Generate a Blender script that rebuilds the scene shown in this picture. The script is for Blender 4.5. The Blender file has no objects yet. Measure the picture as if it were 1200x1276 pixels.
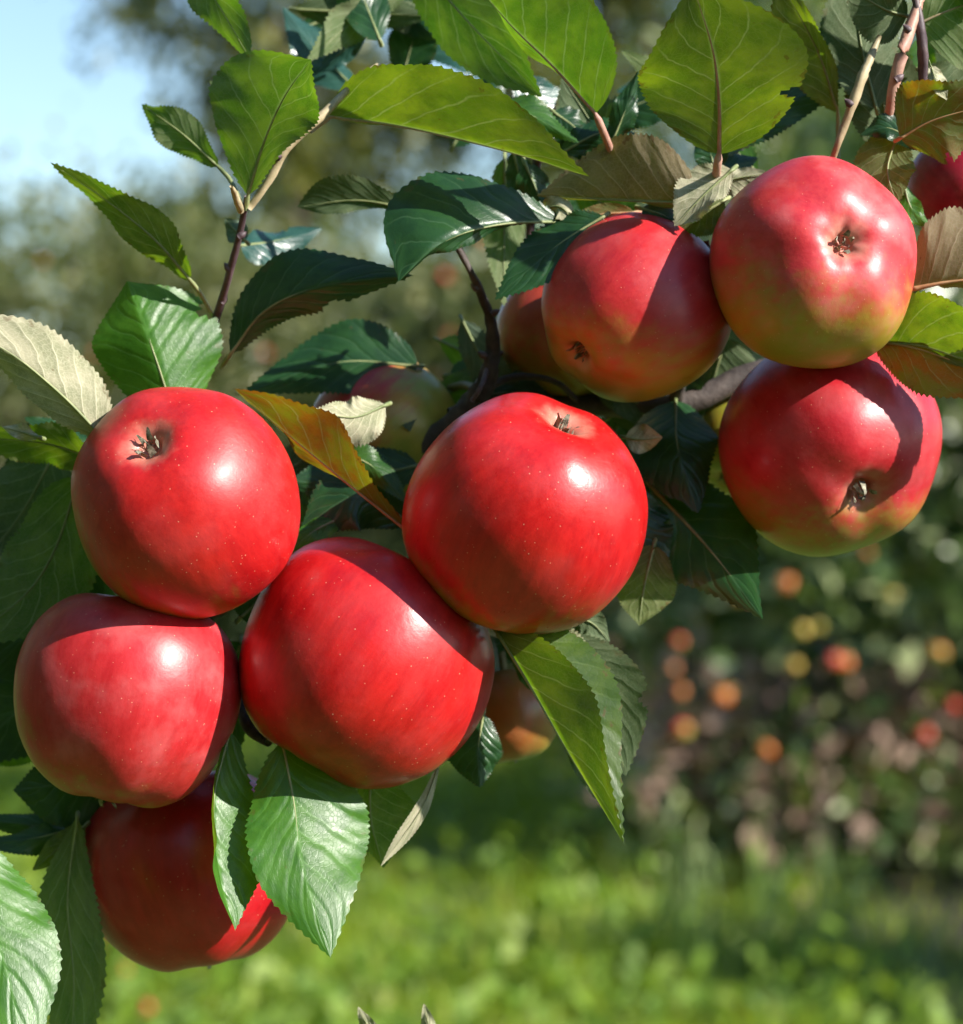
import bpy, math, random
import numpy as np
from mathutils import Vector, Matrix, noise as mnoise

SC = bpy.context.scene
COL = SC.collection
PI = math.pi

# ------------------------------------------------------------------ camera
W0, H0 = 1200.0, 1276.0          # photograph's own pixel grid
F = 2976.0                       # focal length in those pixels
CAMZ = 1.35                      # eye height over the grass
D0 = 0.75                        # distance of the sharp plane
PX = D0 / F                      # metres per photo pixel there

cam = bpy.data.cameras.new('camera')
cam_o = bpy.data.objects.new('camera', cam); COL.objects.link(cam_o)
cam_o.location = (0, 0, CAMZ); cam_o.rotation_euler = (PI / 2, 0, 0)
cam.sensor_fit = 'VERTICAL'; cam.sensor_height = 24.0; cam.sensor_width = 24.0
cam.lens = 24.0 * F / H0
cam.clip_start = 0.05; cam.clip_end = 4000
cam.dof.use_dof = True; cam.dof.focus_distance = 0.728; cam.dof.aperture_fstop = cam.lens / 8.0
SC.camera = cam_o

# ------------------------------------------------------------------ light
SUN = Vector((0.76, -0.40, 0.52)).normalized()
world = bpy.data.worlds.new('World'); SC.world = world; world.use_nodes = True
wn = world.node_tree.nodes; wl = world.node_tree.links
wn.clear()
sky = wn.new('ShaderNodeTexSky'); sky.sky_type = 'NISHITA'; sky.sun_disc = False
sky.sun_elevation = math.asin(SUN.z); sky.sun_rotation = math.atan2(SUN.x, SUN.y)
sky.air_density = 1.2; sky.dust_density = 0.1; sky.ozone_density = 3.0
bg = wn.new('ShaderNodeBackground'); bg.inputs['Strength'].default_value = 0.100
wo = wn.new('ShaderNodeOutputWorld')
wl.new(sky.outputs[0], bg.inputs['Color']); wl.new(bg.outputs[0], wo.inputs['Surface'])
sun = bpy.data.lights.new('sun', 'SUN'); sun.energy = 5.0; sun.angle = math.radians(0.55); sun.color = (1.0, 0.95, 0.86)
sun_o = bpy.data.objects.new('sun', sun); COL.objects.link(sun_o)
sun_o.rotation_euler = SUN.to_track_quat('Z', 'Y').to_euler(); sun_o.location = (3, -3, 6)
SC.view_settings.view_transform = 'Standard'; SC.view_settings.look = 'None'
SC.view_settings.exposure = 1.05; SC.view_settings.gamma = 1.0
SC.render.engine = 'CYCLES'
SC.cycles.use_denoising = True
SC.cycles.use_adaptive_sampling = True; SC.cycles.adaptive_threshold = 0.02
SC.cycles.max_bounces = 6; SC.cycles.diffuse_bounces = 3; SC.cycles.glossy_bounces = 2; SC.cycles.transmission_bounces = 4
SC.cycles.sample_clamp_indirect = 6.0; SC.cycles.caustics_reflective = False; SC.cycles.caustics_refractive = False

# ------------------------------------------------------------------ helpers
def at(x, y, d=0.0):
    """point seen at photo pixel (x, y), d millimetres beyond the sharp plane"""
    Y = D0 + d / 1000.0
    return Vector(((x - 600.0) / F * Y, Y, CAMZ + (638.0 - y) / F * Y))
def far(x, y, Y):
    return Vector(((x - 600.0) / F * Y, Y, CAMZ + (638.0 - y) / F * Y))
def mesh_from(name, verts, faces, smooth=True):
    me = bpy.data.meshes.new(name); me.from_pydata([tuple(v) for v in verts], [], faces)
    if smooth: me.polygons.foreach_set('use_smooth', [True] * len(me.polygons))
    me.update(); return me
def mesh_np(name, V, Fq, smooth=False):
    me = bpy.data.meshes.new(name)
    n, k = Fq.shape
    me.vertices.add(len(V)); me.vertices.foreach_set('co', np.asarray(V, 'f').ravel())
    me.loops.add(n * k); me.loops.foreach_set('vertex_index', Fq.astype('i').ravel())
    me.polygons.add(n); me.polygons.foreach_set('loop_start', np.arange(0, n * k, k, dtype='i'))
    if smooth: me.polygons.foreach_set('use_smooth', np.ones(n, bool))
    me.update(calc_edges=True); return me
def link(name, me, mat=None, parent=None):
    o = bpy.data.objects.new(name, me); COL.objects.link(o)
    if mat and me is not None and not me.materials: me.materials.append(mat)
    if parent: o.parent = parent
    return o
def empty(name, loc=(0, 0, 0)):
    o = bpy.data.objects.new(name, None); COL.objects.link(o); o.location = loc
    o.empty_display_size = 0.05; return o
def tag(o, label=None, cat=None, group=None, kind=None):
    if label: o['label'] = label
    if cat: o['category'] = cat
    if group: o['group'] = group
    if kind: o['kind'] = kind
    return o
def catmull(pts, n):
    P = [np.array(p, float) for p in pts]
    P = [2 * P[0] - P[1]] + P + [2 * P[-1] - P[-2]]
    m = len(P) - 3; out = []
    for i in range(n):
        u = i / (n - 1) * m; k = min(int(u), m - 1); t = u - k
        a, b, c, d = P[k:k + 4]
        out.append(0.5 * (2 * b + (c - a) * t + (2 * a - 5 * b + 4 * c - d) * t * t + (3 * b - a - 3 * c + d) * t ** 3))
    return out
def tube_mesh(name, pts, radii, seg=10, bump=0.0, seed=0):
    n = len(pts); V = []; Fc = []
    P = [Vector(p) for p in pts]; ref = Vector((0.31, 0.22, 0.92)).normalized()
    for i in range(n):
        T = (P[min(i + 1, n - 1)] - P[max(i - 1, 0)]).normalized()
        A = T.cross(ref)
        if A.length < 1e-3: A = T.cross(Vector((1, 0, 0)))
        A.normalize(); B = T.cross(A)
        for j in range(seg):
            a = 2 * PI * j / seg; r = radii[i]
            if bump: r *= 1 + bump * mnoise.noise(Vector((math.cos(a) * 1.3, math.sin(a) * 1.3, i * 0.35 + seed)))
            V.append(P[i] + (A * math.cos(a) + B * math.sin(a)) * r)
    for i in range(n - 1):
        for j in range(seg):
            k = (j + 1) % seg
            Fc.append((i * seg + j, i * seg + k, (i + 1) * seg + k, (i + 1) * seg + j))
    Fc.append(tuple(range(seg))); Fc.append(tuple(range((n - 1) * seg, n * seg))[::-1])
    return mesh_from(name, V, Fc)

# ------------------------------------------------------------------ node helpers
class NT:
    def __init__(s, name):
        s.m = bpy.data.materials.new(name); s.m.use_nodes = True
        s.t = s.m.node_tree; s.t.nodes.clear()
        s.out = s.t.nodes.new('ShaderNodeOutputMaterial')
    def n(s, typ, **kw):
        nd = s.t.nodes.new(typ)
        for k, v in kw.items(): setattr(nd, k, v)
        return nd
    def put(s, sock, v):
        if hasattr(v, 'is_output'): s.t.links.new(v, sock)
        else: sock.default_value = v
    def math(s, op, a, b=None, c=None, clamp=False):
        nd = s.n('ShaderNodeMath', operation=op, use_clamp=clamp)
        for i, v in enumerate((a, b, c)):
            if v is not None: s.put(nd.inputs[i], v)
        return nd.outputs[0]
    def mix(s, f, a, b, blend='MIX'):
        nd = s.n('ShaderNodeMix', data_type='RGBA', blend_type=blend, clamp_factor=True)
        s.put(nd.inputs[0], f)
        for i, v in ((6, a), (7, b)):
            if isinstance(v, tuple) and len(v) == 3: v = v + (1.0,)
            s.put(nd.inputs[i], v)
        return nd.outputs[2]
    def sstep(s, v, lo, hi, a=0.0, b=1.0):
        nd = s.n('ShaderNodeMapRange', interpolation_type='SMOOTHSTEP')
        s.put(nd.inputs[0], v)
        for i, q in enumerate((lo, hi, a, b)): s.put(nd.inputs[i + 1], q)
        return nd.outputs[0]
    def noise(s, vec, scale, detail=3.0, rough=0.55, color=False):
        nd = s.n('ShaderNodeTexNoise'); s.put(nd.inputs['Vector'], vec)
        nd.inputs['Scale'].default_value = scale; nd.inputs['Detail'].default_value = detail
        nd.inputs['Roughness'].default_value = rough
        return nd.outputs['Color'] if color else nd.outputs['Fac']
    def scaled(s, vec, sc):
        nd = s.n('ShaderNodeVectorMath', operation='MULTIPLY'); s.put(nd.inputs[0], vec); nd.inputs[1].default_value = sc
        return nd.outputs[0]
    def bump(s, h, strength, dist, normal=None):
        nd = s.n('ShaderNodeBump'); nd.inputs['Strength'].default_value = strength; nd.inputs['Distance'].default_value = dist
        s.put(nd.inputs['Height'], h)
        if normal is not None: s.put(nd.inputs['Normal'], normal)
        return nd.outputs[0]
    def principled(s, **kw):
        nd = s.n('ShaderNodeBsdfPrincipled')
        for k, v in kw.items():
            if isinstance(v, tuple) and len(v) == 3 and k in ('Base Color', 'Coat Tint', 'Sheen Tint', 'Specular Tint'): v = v + (1.0,)
            s.put(nd.inputs[k], v)
        return nd.outputs[0]
    def done(s, shader):
        s.t.links.new(shader, s.out.inputs['Surface']); return s.m

# ------------------------------------------------------------------ materials
def leaf_material(name, top_a, top_b, under_a, under_b, trans_a, trans_b, tr=0.36, gloss=0.36, spots=0.25, spec=0.45):
    k = NT(name)
    uv = k.n('ShaderNodeUVMap').outputs[0]
    sep = k.n('ShaderNodeSeparateXYZ'); k.put(sep.inputs[0], uv)
    s, t = sep.outputs[0], sep.outputs[1]
    a = k.math('ABSOLUTE', s)
    rnd = k.n('ShaderNodeObjectInfo').outputs['Random']
    off = k.n('ShaderNodeCombineXYZ'); k.put(off.inputs[2], k.math('MULTIPLY', rnd, 37.0))
    vv = k.n('ShaderNodeVectorMath', operation='ADD')
    k.put(vv.inputs[0], k.scaled(uv, (1.0, 2.6, 1.0))); k.put(vv.inputs[1], off.outputs[0])
    vec = vv.outputs[0]
    wob = k.math('MULTIPLY', k.math('SUBTRACT', k.noise(vec, 2.5, 2), 0.5), 0.5)
    sgn = k.math('MULTIPLY', k.math('SIGN', s), 0.22)
    ph = k.math('ADD', k.math('SUBTRACT', k.math('MULTIPLY', t, 7.0), k.math('MULTIPLY', k.math('POWER', a, 0.85), 2.2)), k.math('ADD', wob, sgn))
    dv = k.math('PINGPONG', ph, 0.5)                       # 0 on a lateral vein
    vein = k.sstep(dv, 0.012, 0.055, 1.0, 0.0)
    vein = k.math('MULTIPLY', vein, k.sstep(a, 0.55, 1.0, 1.0, 0.25))
    mid = k.sstep(a, 0.015, 0.05, 1.0, 0.0)
    veins = k.math('MAXIMUM', vein, mid)
    vor = k.n('ShaderNodeTexVoronoi', feature='DISTANCE_TO_EDGE'); k.put(vor.inputs['Vector'], vec); vor.inputs['Scale'].default_value = 15.0
    ret = k.sstep(vor.outputs['Distance'], 0.0, 0.10, 1.0, 0.0)
    blotch = k.sstep(k.noise(vec, 1.9, 5, 0.6), 0.38, 0.62)
    fine = k.noise(vec, 26.0, 3)
    tone = k.math('ADD', k.math('MULTIPLY', blotch, 0.75), k.math('MULTIPLY', rnd, 0.35))
    ctop = k.mix(tone, top_a, top_b)
    ctop = k.mix(k.math('MULTIPLY', veins, 0.45), ctop, tuple(min(1, c * 1.5 + 0.03) for c in top_b))
    cund = k.mix(tone, under_a, under_b)
    cund = k.mix(k.math('MULTIPLY', k.math('MAXIMUM', veins, k.math('MULTIPLY', ret, 0.5)), 0.75), cund, tuple(min(1, c * 1.5 + 0.07) for c in under_b))
    cund = k.mix(k.math('MULTIPLY', fine, 0.25), cund, tuple(c * 0.55 for c in under_a))
    ctr = k.mix(tone, trans_a, trans_b)
    ctr = k.mix(k.math('MULTIPLY', veins, 0.75), ctr, tuple(c * 0.9 + 0.10 for c in trans_b))
    ctr = k.mix(k.math('MULTIPLY', ret, 0.3), ctr, tuple(c * 0.5 for c in trans_a))
    ctr = k.mix(k.math('MULTIPLY', k.sstep(k.noise(vec, 3.2, 5, 0.65), 0.45, 0.75), 0.55), ctr, tuple(c * 0.45 for c in trans_a))
    # brown scorch and spots, heavier towards the rim
    sp = k.sstep(k.math('ADD', k.noise(vec, 7.0, 3), k.math('MULTIPLY', k.math('POWER', a, 6.0), 0.16)), 0.70 if spots < 0.8 else 0.58, 0.76 if spots < 0.8 else 0.72)
    sp = k.math('MULTIPLY', sp, spots)
    brown = (0.13, 0.065, 0.025)
    ctop, cund, ctr = k.mix(sp, ctop, brown), k.mix(sp, cund, brown), k.mix(sp, ctr, (0.16, 0.07, 0.01))
    back = k.n('ShaderNodeNewGeometry').outputs['Backfacing']
    col = k.mix(back, ctop, cund)
    rough = k.math('ADD', k.math('MULTIPLY', back, 0.34), k.math('ADD', gloss - 0.06, k.math('MULTIPLY', fine, 0.16)))
    h = k.math('ADD', k.math('MULTIPLY', k.sstep(dv, 0.0, 0.30), 1.0), k.math('MULTIPLY', ret, -0.10))
    nrm = k.bump(h, 0.22, 0.0008)
    pr = k.principled(**{'Base Color': col, 'Roughness': rough, 'Normal': nrm,
                         'Specular IOR Level': k.math('SUBTRACT', spec, k.math('MULTIPLY', back, spec - 0.16))})
    tl = k.n('ShaderNodeBsdfTranslucent'); k.put(tl.inputs['Color'], ctr)
    mx = k.n('ShaderNodeMixShader'); mx.inputs[0].default_value = tr
    k.t.links.new(pr, mx.inputs[1]); k.t.links.new(tl.outputs[0], mx.inputs[2])
    return k.done(mx.outputs[0])

LEAF = {
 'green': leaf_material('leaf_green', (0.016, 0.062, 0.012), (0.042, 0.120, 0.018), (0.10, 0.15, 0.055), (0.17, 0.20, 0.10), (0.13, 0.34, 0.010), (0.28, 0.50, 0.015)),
 'dark': leaf_material('leaf_shaded_green', (0.008, 0.035, 0.012), (0.016, 0.060, 0.016), (0.065, 0.10, 0.045), (0.11, 0.14, 0.07), (0.08, 0.22, 0.012), (0.15, 0.30, 0.015), tr=0.17, gloss=0.32),  # for leaves in shade: the shade is partly put into this darker green
 'fresh': leaf_material('leaf_fresh_green', (0.022, 0.095, 0.008), (0.055, 0.165, 0.014), (0.16, 0.24, 0.08), (0.24, 0.30, 0.12), (0.20, 0.42, 0.012), (0.30, 0.50, 0.02), gloss=0.36, spec=0.42),
 'olive': leaf_material('leaf_olive', (0.035, 0.075, 0.012), (0.070, 0.115, 0.018), (0.11, 0.14, 0.045), (0.18, 0.20, 0.085), (0.15, 0.32, 0.008), (0.34, 0.50, 0.012), spots=0.5),
 'tan': leaf_material('leaf_tan_veined', (0.07, 0.10, 0.02), (0.10, 0.13, 0.03), (0.19, 0.145, 0.085), (0.31, 0.25, 0.16), (0.26, 0.30, 0.015), (0.36, 0.37, 0.02), tr=0.32, spots=0.6),
 'cream': leaf_material('leaf_pale_felted', (0.05, 0.10, 0.02), (0.08, 0.14, 0.03), (0.27, 0.28, 0.165), (0.50, 0.46, 0.32), (0.30, 0.35, 0.04), (0.40, 0.42, 0.06), tr=0.20, spots=0.4),
 'autumn': leaf_material('leaf_autumn', (0.12, 0.075, 0.012), (0.05, 0.10, 0.015), (0.16, 0.095, 0.035), (0.15, 0.17, 0.06), (0.46, 0.16, 0.006), (0.24, 0.36, 0.010), tr=0.42, spots=0.7),
 'sky_tint': leaf_material('leaf_sky_tint', (0.014, 0.055, 0.045), (0.026, 0.080, 0.065), (0.10, 0.15, 0.10), (0.14, 0.19, 0.13), (0.08, 0.20, 0.04), (0.12, 0.25, 0.04), tr=0.16, gloss=0.26),  # blue of the reflected sky is put into the leaf colour
}

def bark_material(name, a, b, scale=160.0, bs=0.0012, rough=0.75):
    k = NT(name)
    v = k.n('ShaderNodeTexCoord').outputs['Object']
    n1 = k.noise(v, scale, 6, 0.65); n2 = k.noise(v, scale * 0.22, 3)
    col = k.mix(k.sstep(n1, 0.32, 0.7), a, b)
    col = k.mix(k.math('MULTIPLY', k.sstep(n2, 0.5, 0.7), 0.5), col, tuple(min(1, c * 1.6 + 0.02) for c in b))
    return k.done(k.principled(**{'Base Color': col, 'Roughness': rough, 'Normal': k.bump(n1, 0.7, bs)}))
BARK = bark_material('bark', (0.030, 0.022, 0.020), (0.085, 0.066, 0.058))
SHOOT = bark_material('young_shoot_bark', (0.050, 0.030, 0.038), (0.13, 0.085, 0.09), 120, 0.0005, 0.55)
STALK = bark_material('pale_stalk', (0.30, 0.24, 0.13), (0.46, 0.38, 0.24), 200, 0.0003, 0.55)
PINK = bark_material('pink_stalk', (0.36, 0.17, 0.13), (0.48, 0.30, 0.22), 200, 0.0003, 0.55)
RIB = bark_material('midrib_skin', (0.15, 0.19, 0.07), (0.25, 0.27, 0.12), 200, 0.0002, 0.55)
RIBB = bark_material('midrib_brown', (0.30, 0.16, 0.07), (0.40, 0.26, 0.13), 200, 0.0002, 0.55)
FSTEM = bark_material('fruit_stem_skin', (0.11, 0.085, 0.035), (0.20, 0.18, 0.07), 200, 0.0004, 0.6)
CALYX = bark_material('dry_calyx', (0.09, 0.08, 0.055), (0.40, 0.38, 0.29), 400, 0.0004, 1.0)
for nd_ in CALYX.node_tree.nodes:
    if nd_.type == 'BSDF_PRINCIPLED': nd_.inputs['Specular IOR Level'].default_value = 0.05

def apple_material(name, blush, amount, red_a=(0.40, 0.006, 0.012), red_b=(0.62, 0.018, 0.030), ground=(0.40, 0.30, 0.030), green=(0.24, 0.28, 0.035), soft=0.45, rough=0.30, russet=0.5, seed=0.0, bloom=0.06, R=0.038):
    """blush: local direction of the red side; amount -1..1 shifts how much of the skin is red"""
    k = NT(name)
    tc = k.n('ShaderNodeTexCoord').outputs['Object']
    nm = k.n('ShaderNodeVectorMath', operation='NORMALIZE'); k.put(nm.inputs[0], tc); P = nm.outputs[0]
    ad = k.n('ShaderNodeVectorMath', operation='ADD'); k.put(ad.inputs[0], P); ad.inputs[1].default_value = (seed, seed * 1.7, -seed)
    Q = ad.outputs[0]
    dt = k.n('ShaderNodeVectorMath', operation='DOT_PRODUCT'); k.put(dt.inputs[0], P); dt.inputs[1].default_value = blush
    big = k.math('SUBTRACT', k.noise(Q, 1.7, 3), 0.5)
    stre = k.noise(k.scaled(Q, (1.0, 1.0, 0.14)), 9.0, 4, 0.6)
    fine = k.noise(k.scaled(Q, (1.0, 1.0, 0.22)), 34.0, 3, 0.6)
    f = k.math('ADD', k.math('ADD', dt.outputs['Value'], amount), k.math('ADD', k.math('MULTIPLY', big, 0.9), k.math('MULTIPLY', k.math('SUBTRACT', stre, 0.5), 0.7)))
    f = k.sstep(f, -soft, soft)
    gcol = k.mix(k.sstep(k.noise(Q, 1.2, 2), 0.35, 0.65), ground, green)
    red = k.mix(k.sstep(k.math('ADD', k.math('MULTIPLY', stre, 0.7), k.math('MULTIPLY', fine, 0.3)), 0.25, 0.75), red_a, red_b)
    col = k.mix(f, gcol, red)
    # lenticels
    vor = k.n('ShaderNodeTexVoronoi'); k.put(vor.inputs['Vector'], Q); vor.inputs['Scale'].default_value = 18.0
    wn_ = k.n('ShaderNodeTexWhiteNoise'); k.put(wn_.inputs['Vector'], vor.outputs['Position'])
    dot = k.sstep(vor.outputs['Distance'], 0.05, 0.14, 1.0, 0.0)
    dot = k.math('MULTIPLY', dot, k.sstep(wn_.outputs['Value'], 0.2, 0.9))
    col = k.mix(k.math('MULTIPLY', dot, 0.5), col, (0.78, 0.50, 0.32))
    sc1 = k.sstep(k.noise(k.scaled(Q, (1.0, 1.0, 0.6)), 11.0, 6, 0.7), 0.70, 0.78)
    col = k.mix(k.math('MULTIPLY', sc1, 0.30), col, (0.30, 0.13, 0.06))
    polish = k.math('MULTIPLY', k.math('SUBTRACT', k.noise(Q, 5.0, 6, 0.65), 0.5), 0.18)
    # waxy bloom, and russet round the eye of the fruit
    sz = k.n('ShaderNodeSeparateXYZ'); k.put(sz.inputs[0], P)
    wax = k.math('MULTIPLY', k.sstep(k.noise(Q, 2.6, 4), 0.42, 0.72), bloom)
    col = k.mix(wax, col, (0.66, 0.24, 0.24))
    ox = k.n('ShaderNodeSeparateXYZ'); k.put(ox.inputs[0], tc)
    rr = k.math('DIVIDE', k.math('SQRT', k.math('ADD', k.math('POWER', ox.outputs[0], 2.0), k.math('POWER', ox.outputs[1], 2.0))), R)
    eye = k.math('MULTIPLY', k.sstep(k.math('ADD', rr, k.math('MULTIPLY', k.math('SUBTRACT', k.noise(Q, 7.0, 4), 0.5), 0.30)), 0.06, 0.32, 1.0, 0.0), k.sstep(sz.outputs[2], -0.2, -0.7))
    col = k.mix(k.math('MULTIPLY', eye, russet), col, (0.62, 0.40, 0.28))
    top = k.math('MULTIPLY', k.sstep(rr, 0.10, 0.36, 1.0, 0.0), k.sstep(sz.outputs[2], 0.2, 0.7))
    col = k.mix(k.math('MULTIPLY', top, 0.75), col, (0.30, 0.26, 0.05))
    rg = k.math('ADD', k.math('ADD', rough + 0.04, polish), k.math('ADD', k.math('MULTIPLY', wax, 0.5), k.math('MULTIPLY', k.math('SUBTRACT', fine, 0.5), 0.10)))
    h = k.math('ADD', k.math('MULTIPLY', k.noise(Q, 20.0, 4), 0.7), k.math('ADD', k.math('MULTIPLY', dot, 0.25), k.math('MULTIPLY', k.noise(Q, 90.0, 2), 0.25)))
    return k.done(k.principled(**{'Base Color': col, 'Roughness': rg, 'Specular IOR Level': 0.5, 'Normal': k.bump(h, 0.08, 0.0014),
        'Subsurface Weight': 0.12, 'Subsurface Radius': (1.0, 0.25, 0.15), 'Subsurface Scale': 0.004,
        'Coat Weight': 0.10, 'Coat Roughness': 0.2}))

# ================================================================== the setting
def simple_foliage(name, a, b, c, tr=0.35, tcol=(0.25, 0.40, 0.03), rough=0.5, pale=0.72):
    k = NT(name)
    r = k.n('ShaderNodeNewGeometry').outputs['Random Per Island']
    col = k.mix(k.sstep(r, 0.0, 0.6), a, b)
    col = k.mix(k.sstep(r, pale, min(1.0, pale + 0.23)), col, c)
    pr = k.principled(**{'Base Color': col, 'Roughness': rough})
    tl = k.n('ShaderNodeBsdfTranslucent'); k.put(tl.inputs['Color'], k.mix(r, tcol, tuple(x * 0.5 for x in tcol)))
    mx = k.n('ShaderNodeMixShader'); mx.inputs[0].default_value = tr
    k.t.links.new(pr, mx.inputs[1]); k.t.links.new(tl.outputs[0], mx.inputs[2])
    return k.done(mx.outputs[0])

k = NT('meadow_soil')
gp = k.n('ShaderNodeTexCoord').outputs['Object']
gsep = k.n('ShaderNodeSeparateXYZ'); k.put(gsep.inputs[0], gp)
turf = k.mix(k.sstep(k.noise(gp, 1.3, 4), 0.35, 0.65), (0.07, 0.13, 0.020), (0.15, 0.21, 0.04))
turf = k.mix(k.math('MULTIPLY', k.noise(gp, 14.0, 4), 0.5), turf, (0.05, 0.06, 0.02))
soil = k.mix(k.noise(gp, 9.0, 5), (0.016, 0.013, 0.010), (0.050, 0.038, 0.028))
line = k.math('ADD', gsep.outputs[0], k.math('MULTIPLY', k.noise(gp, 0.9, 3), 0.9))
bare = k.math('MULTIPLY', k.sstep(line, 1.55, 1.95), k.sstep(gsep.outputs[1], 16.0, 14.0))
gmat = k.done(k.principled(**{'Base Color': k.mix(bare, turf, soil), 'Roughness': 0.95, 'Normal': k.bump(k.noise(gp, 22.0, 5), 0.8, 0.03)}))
# one sheet to the horizon, finer near the orchard rows
gx = np.concatenate([-np.geomspace(1500, 12, 14), np.linspace(-10, 10, 61), np.geomspace(12, 1500, 14)])
gy = np.concatenate([[-400, -100, -30, -10], np.linspace(-4, 30, 86), np.geomspace(34, 3000, 16)])
def ground_z(x, y):
    return 0.05 * math.sin(x * 0.9 + 0.4) * math.sin(y * 0.55) + 0.03 * mnoise.noise(Vector((x * 0.8, y * 0.8, 3.1))) if abs(x) < 11 and -4 < y < 31 else 0.0
gv = [(x, y, ground_z(x, y)) for y in gy for x in gx]
nx_ = len(gx)
gf = [(j * nx_ + i, j * nx_ + i + 1, (j + 1) * nx_ + i + 1, (j + 1) * nx_ + i) for j in range(len(gy) - 1) for i in range(nx_ - 1)]
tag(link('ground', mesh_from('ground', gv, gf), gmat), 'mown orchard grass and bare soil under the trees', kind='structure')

# grass blades and dry stalks: nobody could count them
rng = np.random.default_rng(7)
def blades(name, X, Y, h, w, mat, label, lean=0.5):
    n = len(X)
    Z = np.array([ground_z(a, b) for a, b in zip(X, Y)]) - 0.01
    ang = rng.uniform(0, 2 * PI, n); la = rng.uniform(0, 2 * PI, n); le = rng.uniform(0.1, lean, n) * h
    dx, dy = np.cos(ang) * w / 2, np.sin(ang) * w / 2
    lx, ly = np.cos(la) * le, np.sin(la) * le
    B = np.stack([X, Y, Z], 1)
    v = np.zeros((n, 5, 3))
    v[:, 0] = B + np.stack([-dx, -dy, 0 * dx], 1); v[:, 1] = B + np.stack([dx, dy, 0 * dx], 1)
    m = B + np.stack([lx * 0.35, ly * 0.35, h * 0.6], 1)
    v[:, 2] = m + np.stack([dx, dy, 0 * dx], 1) * 0.8; v[:, 3] = m - np.stack([dx, dy, 0 * dx], 1) * 0.8
    v[:, 4] = B + np.stack([lx, ly, h * (1 - 0.25 * le / h)], 1)
    base = (np.arange(n) * 5)[:, None]
    tri = np.concatenate([base + np.array([0, 1, 2]), base + np.array([0, 2, 3]), base + np.array([3, 2, 4])], 0)
    o = link(name, mesh_np(name, v.reshape(-1, 3), tri), mat)
    return tag(o, label, kind='stuff')
GRASS = simple_foliage('grass_blade', (0.095, 0.180, 0.010), (0.220, 0.310, 0.022), (0.36, 0.39, 0.07), 0.45, (0.58, 0.70, 0.02), 0.5)
DRY = simple_foliage('dry_stalk', (0.22, 0.14, 0.10), (0.36, 0.24, 0.18), (0.50, 0.38, 0.28), 0.25, (0.40, 0.22, 0.10), 0.7)
n = 52000
gyy = 4.6 + 14.0 * rng.random(n) ** 1.25
gxx = (rng.random(n) * 2 - 1) * (0.30 * gyy + 0.9)
keep = (gxx - 0.03 * gyy + 0.18 * np.sin(gyy * 2.1) + 0.25 * rng.normal(0, 1, n) < 1.0) | (gyy > 14)
gxx, gyy = gxx[keep], gyy[keep]
clump = np.array([mnoise.noise(Vector((a * 3.2, b * 1.6, 0))) for a, b in zip(gxx, gyy)])
blades('grass', gxx, gyy, (0.05 + 0.08 * rng.random(len(gxx))) * (1.0 + 1.3 * clump), 0.009 + 0.010 * rng.random(len(gxx)), GRASS, 'short sunlit grass between the orchard rows')
n = 90
wy = 6.6 + 2.2 * rng.random(n); wx = 0.55 + 0.75 * rng.random(n)
blades('tall_weeds', wx, wy, 0.20 + 0.22 * rng.random(n), 0.016 + 0.010 * rng.random(n), simple_foliage('weed_blade', (0.09, 0.16, 0.03), (0.17, 0.24, 0.08), (0.26, 0.29, 0.14), 0.4, (0.3, 0.45, 0.08)), 'taller pale weeds at the edge of the grass', 0.35)
# ------------------------------------------------------------------ orchard trees
def leaf_cloud(n, clumps, sig, size, seed, up=0.35):
    r = np.random.default_rng(seed)
    ci = r.integers(0, len(clumps), n)
    C = clumps[ci, :3]; S = clumps[ci, 3:4]
    P = C + r.normal(0, 1, (n, 3)) * S * sig
    d = r.normal(0, 1, (n, 3)); d[:, 2] -= 0.3; d /= np.linalg.norm(d, axis=1)[:, None]
    q = r.normal(0, 1, (n, 3)); q[:, 2] += up
    nrm = q - (q * d).sum(1)[:, None] * d; nrm /= np.linalg.norm(nrm, axis=1)[:, None]
    sd = np.cross(d, nrm)
    L = (size * (0.65 + 0.7 * r.random(n)))[:, None]; Wd = L * 0.30
    v = np.zeros((n, 4, 3))
    v[:, 0] = P; v[:, 1] = P + d * L * 0.45 + sd * Wd + nrm * L * 0.10
    v[:, 2] = P + d * L; v[:, 3] = P + d * L * 0.45 - sd * Wd + nrm * L * 0.10
    b = (np.arange(n) * 4)[:, None]
    tri = np.concatenate([b + np.array([0, 1, 2]), b + np.array([0, 2, 3])], 0)
    return v.reshape(-1, 3), tri
TRUNK = bark_material('orchard_bark', (0.06, 0.045, 0.036), (0.15, 0.115, 0.09), 18, 0.012, 0.9)
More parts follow.
